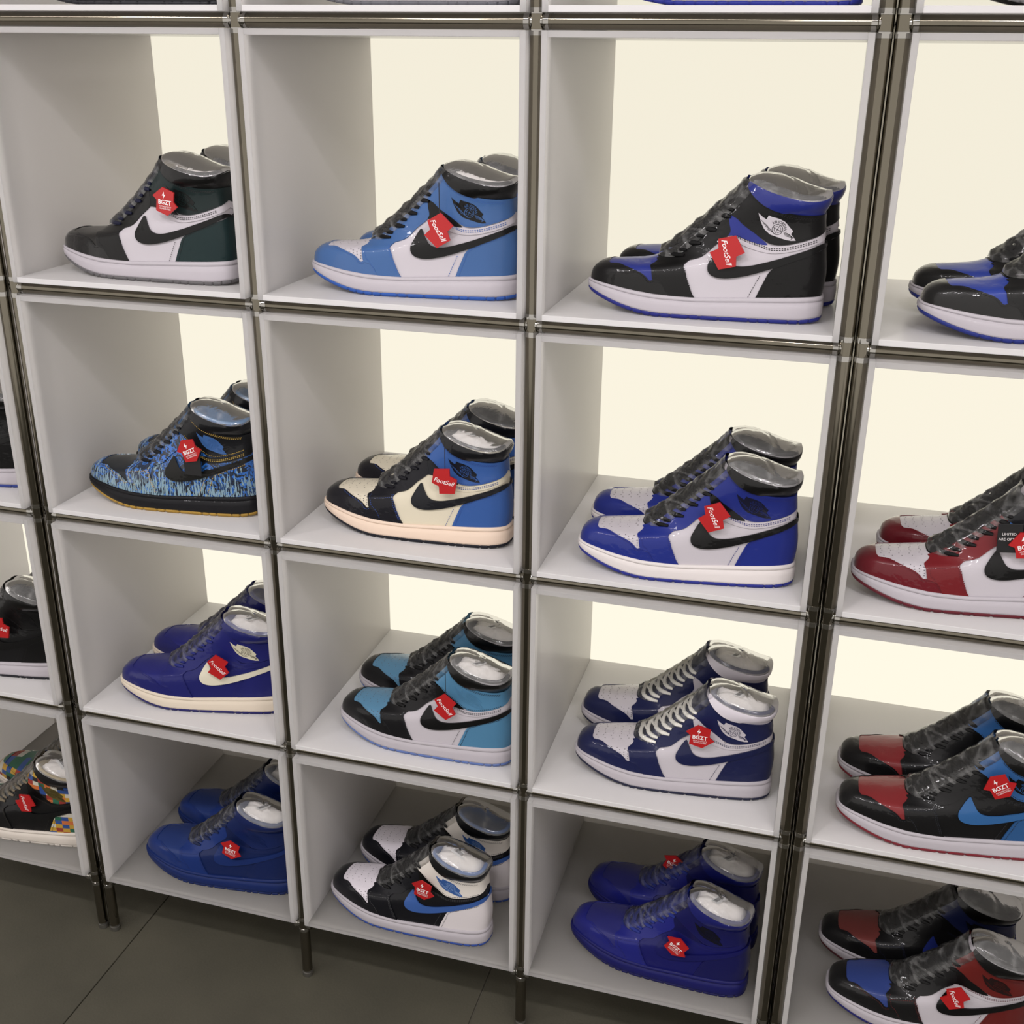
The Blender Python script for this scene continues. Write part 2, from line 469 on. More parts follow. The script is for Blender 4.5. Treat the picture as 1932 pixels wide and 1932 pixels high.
def poly_param(pts, step=.004, chaikin=2, remap=True):
    """pts: (x,z) or ('p',u,t) or ('s',x) -> dense closed loop in (u,t); typed points stay put"""
    P = []; fix = []
    for p in pts:
        if p[0] == 'p': P.append((p[1], p[2])); fix.append(True)
        elif p[0] == 's':
            x, _ = rmap(p[1], .03) if remap else (p[1], 0)
            u, t = inv(x, 0, 0.0); P.append((u[0], 0.0)); fix.append(True)
        else:
            x, z = rmap(*p) if remap else p
            u, t = inv(x, z); P.append((u[0], t[0])); fix.append(False)
    for _ in range(chaikin):
        Q = []; fq = []; n = len(P)
        for i in range(n):
            a = np.array(P[i]); b = np.array(P[(i+1) % n]); c = np.array(P[i-1])
            if fix[i]: Q.append(tuple(a)); fq.append(True)
            else:
                Q.append(tuple(a + .25 * (c - a))); fq.append(False)
                Q.append(tuple(a + .25 * (b - a))); fq.append(False)
        P, fix = Q, fq
    out = []
    n = len(P)
    for i in range(n):
        a = np.array(P[i]); b = np.array(P[(i+1) % n])
        L = np.linalg.norm((b - a) * (0.30, 0.16)); k = max(1, int(L / step))
        for j in range(k): out.append(a + (b - a) * j / k)
    Q = np.array(out)
    keep = [0]
    for i in range(1, len(Q)):
        if np.linalg.norm(Q[i] - Q[keep[-1]]) > 1e-4: keep.append(i)
    if np.linalg.norm(Q[keep[-1]] - Q[0]) < 1e-4: keep.pop()
    return Q[keep]


def inside(poly, pts):
    x, y = pts[:, 0], pts[:, 1]; r = np.zeros(len(pts), bool); n = len(poly)
    for i in range(n):
        x1, y1 = poly[i]; x2, y2 = poly[i-1]
        c = ((y1 > y) != (y2 > y)) & (x < (x2 - x1) * (y - y1) / (y2 - y1 + 1e-15) + x1)
        r ^= c
    return r


def patch_mesh(name, loops, off, grid=.006, skirt=True, mirror=True, thick=None, smooth=True):
    """mesh over the upper's surface from (u,t) loops; off: offset or f(u,t)"""
    bm = bmesh.new()
    f_off = off if callable(off) else (lambda u, t: np.full_like(u, off))
    for Q in loops:
        sc_ = np.array((0.30, 0.16)); q = Q * sc_
        lo, hi = q.min(0), q.max(0)
        gx, gy = np.meshgrid(np.arange(lo[0], hi[0], grid), np.arange(lo[1], hi[1], grid))
        g = np.stack([gx.ravel(), gy.ravel()], 1) + grid * .5
        g = g[inside(q, g)]
        if len(g):
            d = np.full(len(g), 9.)
            for i in range(len(q)):
                a, b = q[i-1], q[i]; ab = b - a; tt = np.clip(((g - a) @ ab) / (ab @ ab + 1e-15), 0, 1)
                d = np.minimum(d, np.linalg.norm(g - a - tt[:, None] * ab, axis=1))
            g = g[d > grid * .4]
        V = [Vector(v) for v in np.vstack([q, g])] if len(g) else [Vector(v) for v in q]
        ov, oe, of, _, _, _ = delaunay_2d_cdt(V, [], [list(range(len(q)))], 1, 1e-7)
        uv = np.array([v[:] for v in ov]) / sc_
        p = S(uv[:, 0], uv[:, 1]) + NRM(uv[:, 0], uv[:, 1]) * f_off(uv[:, 0], uv[:, 1])[:, None]
        cen = (uv[:, 0] < 1e-4) | (uv[:, 0] > 1 - 1e-4)
        p[cen, 1] = 0
        nn = NRM(uv[:, 0], uv[:, 1])
        for sgn in ((1, -1) if mirror else (1,)):
            vs = []
            for k in range(len(p)):
                v = bm.verts.new((p[k, 0], p[k, 1] * sgn, p[k, 2])); vs.append(v)
            for f in of:
                try: fc = bm.faces.new([vs[i] for i in f])
                except ValueError: continue
    bmesh.ops.remove_doubles(bm, verts=bm.verts[:], dist=2e-5)
    # orient outwards
    bm.normal_update()
    for f in bm.faces:
        c = f.calc_center_median(); ref = Vector((0, c.y, 0)) + Vector((0, 0, max(0.0, .03 - abs(c.y)) * (1 if c.x < .2 else 0)))
        if c.x > .29: ref += Vector((.03, 0, 0))
        if c.x < .03: ref += Vector((-.03, 0, 0))
        if f.normal.dot(ref) < 0: f.normal_flip()
    if skirt:
        bm.normal_update()
        be = [e for e in bm.edges if e.is_boundary]
        nv = {}
        tk = thick or .0022
        for e in be:
            for v in e.verts:
                if v not in nv:
                    nv[v] = None
        norm = {v: v.normal.copy() for v in nv}
        for v in list(nv): nv[v] = bm.verts.new(v.co - norm[v] * tk)
        for e in be:
            a, b = e.verts
            f0 = e.link_faces[0]
            try: bm.faces.new((a, b, nv[b], nv[a]))
            except ValueError: pass
        bmesh.ops.recalc_face_normals(bm, faces=[f for f in bm.faces if len(f.verts) == 4])
    me = bpy.data.meshes.new(name); bm.to_mesh(me); bm.free()
    if smooth: smooth_by_angle(me, 50)
    return me


def ring_grid(name, rings, closed_u=True, cap_last=False):
    """rings: list of (n,3) arrays going all the way round"""
    n = len(rings[0]); vs = np.vstack(rings); fs = []
    for i in range(len(rings) - 1):
        for k in range(n if closed_u else n - 1):
            fs.append((i*n+k, (i+1)*n+k, (i+1)*n+(k+1) % n, i*n+(k+1) % n))
    if cap_last: fs.append(tuple((len(rings)-1)*n+k for k in range(n)))
    return mesh_from(name, vs, fs)


UU = np.linspace(0, 1, 49)


def full_ring(t, off=0.0, plan=0.0, dz=0.0, inset=None):
    P = S(UU, np.full_like(UU, t)); N = NRM(UU, np.full_like(UU, t))
    P = P + N * off
    if plan:
        M = N.copy(); M[:, 2] = 0; 
        T = np.gradient(P, axis=0); M = np.stack([-T[:, 1] * -1, -T[:, 0], 0 * T[:, 0]], -1)
        M = np.stack([T[:, 1], -T[:, 0], 0 * T[:, 0]], -1)
        M /= np.linalg.norm(M, axis=1, keepdims=True) + 1e-12
        M[0] = (-1, 0, 0); M[-1] = (1, 0, 0)
        P = P + M * plan
    P[0, 1] = 0; P[-1, 1] = 0
    P[:, 2] += dz
    far = P[1:-1][::-1] * (1, -1, 1)
    return np.vstack([P, far])


# --- body of the upper (the quarter) : whole skin
SH = {}
rings = [full_ring(t) for t in np.linspace(0, 1, 34)]
SH['quarter_panel'] = ring_grid('quarter_panel', [r for r in rings])
# --- lining with rolled rim
LR = [full_ring(1.0, .0008), full_ring(1.0, .0008, 0, .0022), full_ring(1.0, 0, -.0022, .0038), full_ring(1.0, 0, -.0045, .0030), full_ring(1.0, 0, -.0062, .0), full_ring(1.0, 0, -.008, -.012), full_ring(1.0, 0, -.009, -.045), full_ring(1.0, 0, -.012, -.085)]
SH['lining'] = ring_grid('lining', LR, cap_last=True)


def sole_rings(prof):
    """prof (plan offset, height fraction between outsole top and foxing line)"""
    base = full_ring(0.0)
    out = []
    for off, h in prof:
        R = full_ring(0.0, 0, off)
        zt = z0line(base[:, 0]) + .0012; zb_ = zbot(base[:, 0]) + .0052
        R[:, 2] = zb_ + (zt - zb_) * h
        out.append(R)
    return out


SH['midsole'] = ring_grid('midsole', sole_rings([(-.004, .96), (.0016, 1.0), (.0032, .97), (.0040, .88), (.0038, .80), (.0026, .775), (.0026, .745), (.0040, .72), (.0046, .45), (.0044, .12), (.0034, 0.0), (-.006, -.02)]))


def outsole():
    u = np.linspace(0, 1, 260); P = S(u, 0 * u); T = np.gradient(P, axis=0)
    M = np.stack([T[:, 1], -T[:, 0], 0 * u], -1); M /= np.linalg.norm(M, axis=1, keepdims=True) + 1e-12
    M[0] = (-1, 0, 0); M[-1] = (1, 0, 0)
    arc = np.concatenate([[0], np.cumsum(np.linalg.norm(np.diff(P, axis=0), axis=1))])
    notch = ((arc % .0125) < .0014) & (P[:, 0] > .065)
    def mk(off, z):
        o = np.where(notch, off - .0018, off)
        R = P + M * o[:, None]; R[:, 2] = z(P[:, 0]) + np.where(notch, .0006, 0)
        R[0, 1] = 0; R[-1, 1] = 0
        return np.vstack([R, R[1:-1][::-1] * (1, -1, 1)])
    rr = [mk(-.004, lambda x: zbot(x) + .0056), mk(.0036, lambda x: zbot(x) + .0056), mk(.0038, lambda x: zbot(x) + .003), mk(.0025, lambda x: zbot(x) + .0003), mk(-.006, lambda x: zbot(x))]
    return ring_grid('outsole', rr, cap_last=True)


SH['outsole'] = outsole()

TB = poly_param([('p', 0, .215), ('p', .10, .213), ('p', .2, .205), (.041, .0575), (.053, .0550), (.062, .0530), (.069, .0510), (.0745, .0470), (.0770, .0437), (.080, .0430), (.0835, .0445), (.085, .049), (.0845, .057), (.0835, .064), ('p', .2, .46), ('p', 0, .47)])
SH['toe_box'] = patch_mesh('toe_box', [TB], .0004, thick=.001)
TCP = poly_param([('p', 0, 0), ('p', 0, .235), ('p', .10, .235), ('p', .2, .222), (.041, .0610), (.053, .0585), (.062, .0562), (.070, .0535), (.0755, .0490), (.0775, .0462), (.080, .0452), (.0825, .0470), (.092, .0455), (.100, .0440), (.104, .034), ('s', .106)])
SH['toe_cap'] = patch_mesh('toe_cap', [TCP], .0013)
EY = poly_param([('p', .20, .435), ('p', .24, .425), (.0830, .066), (.0812, .060), (.0818, .053), (.0826, .046), (.091, .044), (.098, .040), (.1025, .031), ('s', .104), ('s', .137), (.1315, .036), (.1265, .048), (.1238, .060), (.1236, .0725), (.1300, .0740), (.142, .0780), (.152, .0850), (.160, .0930), (.168, .0990), (.178, .1060), (.184, .1160), ('p', .30, .78), ('p', .20, .90)])
SH['eyestay'] = patch_mesh('eyestay', [EY], .0019, mirror=False)
HP = poly_param([('s', .2136), (.2175, .039), (.2232, .051), (.2315, .0685), (.248, .0755), (.264, .0815), (.282, .0885), ('p', 1, .42), ('p', 1, 0)])
SH['heel_panel'] = patch_mesh('heel_panel', [HP], .0015)
ST = poly_param([(.188, .1105), (.200, .1055), (.215, .1003), (.230, .0970), (.248, .0978), (.268, .1022), (.288, .1095), ('p', 1, .585), ('p', 1, .50), (.288, .1005), (.264, .0925), (.244, .0885), (.226, .0875), (.2047, .0925), (.188, .1010)])
SH['ankle_strap'] = patch_mesh('ankle_strap', [ST], .0014)
AI = poly_param([('p', .22, .80), (.196, .131), (.212, .114), (.229, .099), (.222, .0975), (.206, .1015), (.194, .1060), (.183, .1085), (.176, .1065), (.172, .112)])
SH['ankle_gusset'] = patch_mesh('ankle_gusset', [AI], .0017, mirror=False)
AN = poly_param([('p', .23, .985), ('p', .19, .80), (.1905, .1330), (.198, .1240), (.2087, .1155), (.219, .1070), (.229, .1000), (.238, .0985), (.250, .0990), (.268, .1033), (.288, .1105), ('p', 1, .585), ('p', 1, .735), (.290, .1385), (.268, .1385), (.248, .1428), (.228, .1505), (.2165, .1590), (.2080, .1675)])
SH['ankle_panel'] = patch_mesh('ankle_panel', [AN], .0024)
CL = poly_param([(.2040, .1715), (.2080, .1650), (.2165, .1565), (.228, .1485), (.248, .1405), (.268, .1360), (.290, .1355), ('p', 1, .72), ('p', 1, 1), ('p', .9, 1), ('p', .7, 1), ('p', .5, 1), ('p', .35, 1), ('p', .22, 1)])
SH['collar'] = patch_mesh('collar', [CL], lambda u, t: .0010 + .0042 * np.sqrt(np.clip(1 - ((t - .90) / .135)**2, 0, 1)))
SW = poly_param([(.1695, .0965), (.1620, .0860), (.1565, .0760), (.1535, .0680), (.1545, .0605), (.1600, .0560), (.1690, .0540), (.1800, .0543), (.1950, .0572), (.2090, .0612), (.2300, .0682), (.2640, .0812), (.2960, .0955), (.3005, .0985), (.3005, .1050), (.2960, .1030), (.2640, .0895), (.2254, .0768), (.2060, .0715), (.1930, .0695), (.1840, .0705), (.1775, .0750), (.1735, .0830)], chaikin=2)
SH['side_stripe'] = patch_mesh('side_stripe', [SW], .0030, grid=.004, mirror=False)
TG = poly_param([('p', 0, .45), ('p', .21, .45), ('p', .21, .8), ('p', .21, .95), ('p', 0, .95)], chaikin=0)
SH['tongue'] = patch_mesh('tongue', [TG], lambda u, t: .0012 + .0035 * np.clip((t - .55) / .2, 0, 1) * np.clip((1 - t) / .12, .15, 1), thick=.003)


def far_copy(me):
    m = me.copy(); bm = bmesh.new(); bm.from_mesh(m)
    for v in bm.verts: v.co.y *= -1
    bmesh.ops.reverse_faces(bm, faces=bm.faces[:]); bm.to_mesh(m); bm.free()
    return m


FAR = {k: far_copy(SH[k]) for k in ('eyestay', 'ankle_gusset', 'side_stripe')}


def dashes(name, lines, L=.0019, gap=.0013, w=.00045):
    vs = []; fs = []
    for Q, off in lines:
        P = S(Q[:, 0], Q[:, 1]); d = np.concatenate([[0], np.cumsum(np.linalg.norm(np.diff(P, axis=0), axis=1))])
        s = 0.0
        while s + L < d[-1]:
            ua = [np.interp(s, d, Q[:, k]) for k in (0, 1)]; ub = [np.interp(s + L, d, Q[:, k]) for k in (0, 1)]
            U = np.array([ua[0], ub[0]]); T = np.array([ua[1], ub[1]])
            p = S(U, T); n = NRM(U, T); o = off(U, T) if callable(off) else off
            p = p + n * (np.array(o)[..., None] if callable(off) else o)
            tan = p[1] - p[0]; tan /= np.linalg.norm(tan) + 1e-12; sd = np.cross(n[0], tan) * w
            for sg in (1,):
                b = len(vs); m = np.array((1, sg, 1))
                q = [(p[0] + sd) * m, (p[1] + sd) * m, (p[1] - sd) * m, (p[0] - sd) * m]
                vs += q; fs.append((b, b+1, b+2, b+3) if sg == 1 else (b+3, b+2, b+1, b))
            s += L + gap
    return mesh_from(name, vs, fs, False)


def pl(pts, n=160, remap=True):
    P = []
    for p in pts:
        x, z = rmap(*p) if remap else p
        u, t = inv(x, z); P.append((u[0], t[0]))
    return catmull(P, n)


STITCH_A = [
    pl([(.194, .131), (.201, .1235), (.211, .1155), (.221, .1080), (.230, .1022), (.240, .1007), (.250, .1015), (.268, .1057), (.290, .1135)]),
    pl([(.2120, .1600), (.2205, .1530), (.232, .1462), (.248, .1398), (.268, .1357), (.290, .1350)]),
    pl([(.2105, .1580), (.2190, .1510), (.230, .1442), (.247, .1378), (.267, .1337), (.290, .1330)]),
]
STITCH_B = [
    pl([(.190, .1080), (.204, .1020), (.218, .0975), (.230, .0945), (.248, .0953), (.268, .0997), (.292, .108)]),
    pl([(.190, .1060), (.204, .1000), (.218, .0955), (.230, .0922), (.248, .0930), (.268, .0975), (.292, .1055)]),
    pl([(.2195, .033), (.2230, .041), (.2280, .052), (.2350, .0665), (.250, .0735), (.264, .0790), (.292, .0895)]),
    pl([(.1325, .033), (.1285, .044), (.1245, .053), (.1218, .062), (.1216, .0705)]),
    pl([(.1300, .033), (.1260, .044), (.1220, .053), (.1196, .062), (.1194, .0705)]),
    pl([(.100, .033), (.0965, .040), (.091, .0475), (.087, .0505), (.0845, .058), (.086, .0645)]),
    pl([(.038, .0600), (.053, .0565), (.062, .0542), (.0685, .0518), (.0735, .0478), (.0755, .0445), (.080, .0432), (.084, .0450)]),
    pl([(.086, .0600), (.10, .0620), (.116, .0650)]),
    pl([(.2050, .032), (.2120, .048), (.2190, .0620)]),
]
SH['stitching'] = dashes('stitching', [(q, .0028) for q in STITCH_A] + [(q, .0021) for q in STITCH_B])


def perforations():
    m = MB(); rnd = random.Random(4)
    pts = []
    for i, z in enumerate((.0605, .0580, .0555)):
        pass
    rows = [(.045, .0600), (.050, .0588), (.055, .0590), (.057, .0572), (.062, .0565), (.063, .0600), (.067, .0590), (.068, .0560), (.073, .0575), (.0735, .0545), (.0740, .0610), (.078, .0600), (.0785, .0565), (.079, .0530), (.0790, .0500)]
    for x, z in rows: pts.append(inv(*rmap(x, z)))
    uvs = [(float(u[0]), float(t[0])) for u, t in pts]
    for t in (.26, .30, .34, .38, .42):
        for u in (0.0, .05, .10, .15): uvs.append((u + (.025 if round(t * 50) % 2 else 0), t + .006 * math.sin(u * 40)))
    for u, t in uvs:
        P = S([u], [t])[0]; N = NRM([u], [t])[0]; P = P + N * .00085
        for sg in ((1, -1) if u > .001 else (1,)):
            n = Vector((N[0], N[1] * sg, N[2])); c = Vector((P[0], P[1] * sg, P[2])); a = n.orthogonal().normalized(); b = n.cross(a)
            m.add([c + (a * math.cos(k * math.pi / 3) + b * math.sin(k * math.pi / 3)) * .0008 for k in range(6)], [tuple(range(6))])
    return m.build('perforations')


SH['perforations'] = perforations()


def laces(n=8, wide=.0042):
    m = MB()
    ts = np.linspace(.475, .80, n)
    def strip(path, w, off):
        """path (u,t,side) list -> flat band with thickness"""
        P = []
        for u, t, sg, o in path:
            p = S([u], [t])[0] + NRM([u], [t])[0] * o; P.append(np.array((p[0], p[1] * sg, p[2])))
        P = np.array(P); T = np.gradient(P, axis=0)
        N = []
        for (u, t, sg, o) in path:
            q = NRM([u], [t])[0]; N.append((q[0], q[1] * sg, q[2]))
        N = np.array(N); Sd = np.cross(N, T); Sd /= np.linalg.norm(Sd, axis=1, keepdims=True) + 1e-12
        vs = []; k = len(P)
        for i in range(k):
            ww = w * (.55 if i in (0, k - 1) else 1.0)
            vs += [P[i] + Sd[i] * ww, P[i] + N[i] * .0014 + Sd[i] * ww * .6, P[i] + N[i] * .0014 - Sd[i] * ww * .6, P[i] - Sd[i] * ww]
        fs = []
        for i in range(k - 1):
            for j in range(4): fs.append((i*4+j, i*4+(j+1) % 4, (i+1)*4+(j+1) % 4, (i+1)*4+j))
        fs += [(0, 1, 2, 3), ((k-1)*4+3, (k-1)*4+2, (k-1)*4+1, (k-1)*4)]
        m.add(vs, fs)
    for i, t in enumerate(ts):
        dt = .045
        ue = .335 - .03 * (i % 2)
        path = []
        for s in np.linspace(-1, 1, 15):
            u = ue * abs(s); o = .0035 + .003 * (1 - abs(s)) if abs(s) < .93 else .0028
            path.append((u, t + dt * (1 - abs(s)) * (.7), 1 if s < 0 else -1, o))
        strip(path, wide * .5 + .0012, 0)
    for i in range(n - 1):
        for sg0 in (1, -1):
            path = []
            for s in np.linspace(-.8, .8, 9):
                u = .25 * abs(s); t = ts[i] + (ts[i+1] - ts[i]) * (s + .8) / 1.6 + .02
                path.append((u, t, (1 if s < 0 else -1) * sg0, .0052 + .002 * (1 - abs(s))))
            strip(path, wide * .5, 0)
    return smooth_by_angle(m.build('laces'), 40)


SH['laces'] = laces()


def emblem_meshes():
    """wings badge on the ankle: silhouette and its line work"""
    cx, cz, k = 1357, 495, 1 / 5300.0
    sil = [(1233, 405), (1262, 428), (1287, 443), (1300, 416), (1320, 424), (1350, 430), (1380, 440), (1405, 452), (1425, 472), (1442, 492), (1462, 512), (1450, 533), (1468, 552), (1484, 574), (1455, 576), (1420, 571), (1388, 562), (1350, 551), (1318, 541), (1296, 524), (1276, 505), (1262, 480), (1246, 446)]
    C0 = (.2425, .1190)
    def to(x, y): return (C0[0] + (x - cx) * k, C0[1] - (y - cz) * k)
    Q = []
    for x, y in sil:
        a, b = inv(*to(x, y)); Q.append((a[0], b[0]))
    Q = np.array(Q)
    plate = patch_mesh('wings_badge', [Q], .0029, grid=.0035, mirror=False, thick=.0006)
    vs = []; fs = []
    def add_poly(pts, faces):
        X = np.array([to(*p) for p in pts]); a, b = inv(X[:, 0], X[:, 1])
        p = S(a, b) + NRM(a, b) * .0034
        for sg in (1,):
            base = len(vs); vs.extend(list(p * (1, sg, 1))); fs.extend([tuple(base + i for i in (f if sg == 1 else f[::-1])) for f in faces])
    def line(pts, w=3.0):
        for (x1, y1), (x2, y2) in zip(pts[:-1], pts[1:]):
            dx, dy = x2 - x1, y2 - y1; L = math.hypot(dx, dy) or 1; nx, ny = -dy / L * w / 2, dx / L * w / 2
            add_poly([(x1 + nx, y1 + ny), (x2 + nx, y2 + ny), (x2 - nx, y2 - ny), (x1 - nx, y1 - ny)], [(0, 1, 2, 3)])
    bc = (1362, 505); r = 34
    circ = [(bc[0] + r * math.cos(t), bc[1] + r * math.sin(t)) for t in np.linspace(0, 2 * math.pi, 19)]
    line(circ, 3.2)
    a0 = math.radians(25)
    for ang in (a0, a0 + math.pi / 2):
        line([(bc[0] - r * math.cos(ang), bc[1] - r * math.sin(ang)), (bc[0] + r * math.cos(ang), bc[1] + r * math.sin(ang))], 2.6)
    for sgn in (-1, 1):
        line([(bc[0] + sgn * 22 * math.cos(a0 + t) - 0 * t, bc[1] + sgn * 22 * math.sin(a0 + t)) for t in np.linspace(-1.2, 1.2, 6)], 2.4)
    for i in range(4):       # feathers
        line([(1250 + i * 16, 446 + i * 20), (1290 + i * 14, 478 + i * 15), (1325 + i * 8, 515 + i * 8)], 2.6)
        line([(1400 + i * 4, 530 + i * 9 - 12), (1436 + i * 8, 545 + i * 7 - 12), (1470 - i * 6, 562 + i * 3 - 4)], 2.6)
    # lettering on an arc
    tv, tf = text_geo('AIR JORDAN', 1.0)
    w = tv[:, 0].max(); R = 62.0; size = 27.0; span = w * size
    pts = []
    for x, y in tv:
        ang = -span / 2 / R + x * size / R + a0 + math.pi * 1.5 + .05
        rr = R - 8 + y * size - 12
        pts.append((bc[0] + rr * math.cos(ang), bc[1] + rr * math.sin(ang)))
    add_poly(pts, tf)
    ink = mesh_from('badge_lettering', vs, fs, False)
    return plate, ink


TEXTS = {}


def text_geo(s, size=1.0, shear=0.0, space=1.0, bold=0.0):
    k = (s, shear, space, bold)
    if k not in TEXTS:
        c = bpy.data.curves.new('t', 'FONT'); c.body = s; c.size = 1.0; c.shear = shear; c.space_character = space; c.offset = bold
        c.resolution_u = 3
        o = bpy.data.objects.new('t', c); COL.objects.link(o)
        dg = bpy.context.evaluated_depsgraph_get(); me = o.evaluated_get(dg).to_mesh()
        v = np.array([x.co[:2] for x in me.vertices]); f = [tuple(p.vertices) for p in me.polygons]
        o.evaluated_get(dg).to_mesh_clear(); bpy.data.objects.remove(o); bpy.data.curves.remove(c)
        v[:, 0] -= v[:, 0].min()
        TEXTS[k] = (v, f)
    v, f = TEXTS[k]
    return v * size, f


BADGE, BADGE_INK = emblem_meshes()


def film_meshes():
    rnd = np.random.RandomState(3)
    # over the instep, stretched from the toe to the ankle
    us = np.linspace(0, .30, 9); ts = np.linspace(.455, 1.0, 34)
    rows = []
    full = [(u, -1) for u in us[::-1]] + [(u, 1) for u in us[1:]]
    for i, t in enumerate(ts):
        r = []
        for u, sg in full:
            p = S([u], [t])[0]; n = NRM([u], [t])[0]
            k = 1 - u / .30
            o = .0048 + k * (.0045 + .004 * math.sin(math.pi * (t - .4) / .6) + .0012 * math.sin(t * 60 + u * 22 + sg) + .0006 * math.sin(t * 105 - u * 15))
            if u > .28: o = .0022
            if t < .46: o = .0022
            p = p + n * o; r.append((p[0], p[1] * -sg, p[2]))
        rows.append(np.array(r))
    wrap = ring_grid('shrink_wrap', rows, closed_u=False)
    # over the mouth of the shoe
    R0 = full_ring(1.0, .0042, 0, -.0015); R1 = full_ring(1.0, .0016, 0, .0044)
    c = R1.mean(0); rr = [R0, R1]
    for s in (.86, .7, .5, .3, .12, .03):
        R = c + (R1 - c) * s
        d = 1 - s
        crest = .1895 - (R[:, 0] - .203) * .25
        w = 1 - s**2
        base = R1[:, 2]
        R[:, 2] = base * (1 - w) + crest * w
        R[:, 2] += .0007 * np.sin(R[:, 0] * 420 + R[:, 1] * 260) * d
        rr.append(R)
    top = ring_grid('collar_film', rr, cap_last=True)
    return wrap, top


SH['shrink_wrap'], SH['collar_film'] = film_meshes()


def paper_mesh():
    rr = []
    B = full_ring(1.0, 0, -.0085, -.002); c = B.mean(0)
    for s, z in ((1, -.012), (.98, -.002), (.85, .004), (.6, .0075), (.3, .009), (.1, .0095)):
        R = c + (B - c) * s; R[:, 2] = c[2] + (B[:, 2] - c[2]) * s * .8 - .004 + z + .0016 * np.sin(R[:, 0] * 300 + s * 3) * np.cos(R[:, 1] * 240)
        rr.append(R - np.array((0, 0, 0)))
    return ring_grid('paper_stuffing', rr, cap_last=True), c


PAPER, PC = paper_mesh()
m_ = MB(); m_.box(-.014, .014, -.0065, .0065, 0, .0004); LABEL = m_.build('barcode_label')
m_ = MB(); rnd = random.Random(2); x = -.0115
while x < .0115:
    w = rnd.choice((.0004, .0006, .0010)); m_.box(x, x + w, -.002, .0045, .0004, .00055); x += w + rnd.choice((.0004, .0007))
BARS = m_.build('bars')
PAPER_M = plain((232, 228, 224), .8, 0, 'tissue_paper', (120, .6, .002))
WHITE_M = plain((235, 235, 235), .6, 0, 'label_paper')
INK_M = plain((30, 30, 34), .6, 0, 'ink')

# ---------------------------------------------------------------- colourways
BLK = (9, 9, 10); WHT = (191, 186, 192); NVYB = (20, 20, 30); RYL = (36, 48, 150); CREAM = (222, 208, 186)


def cw(**k):
    d = dict(outsole=WHT, midsole=(180, 175, 181), toe_box=WHT, toe_cap=BLK, eyestay=None, quarter_panel=WHT, side_stripe=BLK, heel_panel=None,
             ankle_strap=None, ankle_panel=None, ankle_gusset=BLK, collar=BLK, lining=(40, 40, 44), laces=BLK, tongue=None, badge=BLK, ink=None, stitching=None, paper=False)
    d.update(k)
    if d['eyestay'] is None: d['eyestay'] = d['toe_cap']
    if d['heel_panel'] is None: d['heel_panel'] = d['toe_cap']
    if d['ankle_strap'] is None: d['ankle_strap'] = d['quarter_panel']
    if d['ankle_panel'] is None: d['ankle_panel'] = d['heel_panel']
    if d['tongue'] is None: d['tongue'] = d['laces']
    if d['ink'] is None: d['ink'] = d['ankle_panel']
    if d['stitching'] is None: d['stitching'] = d['heel_panel']
    return d


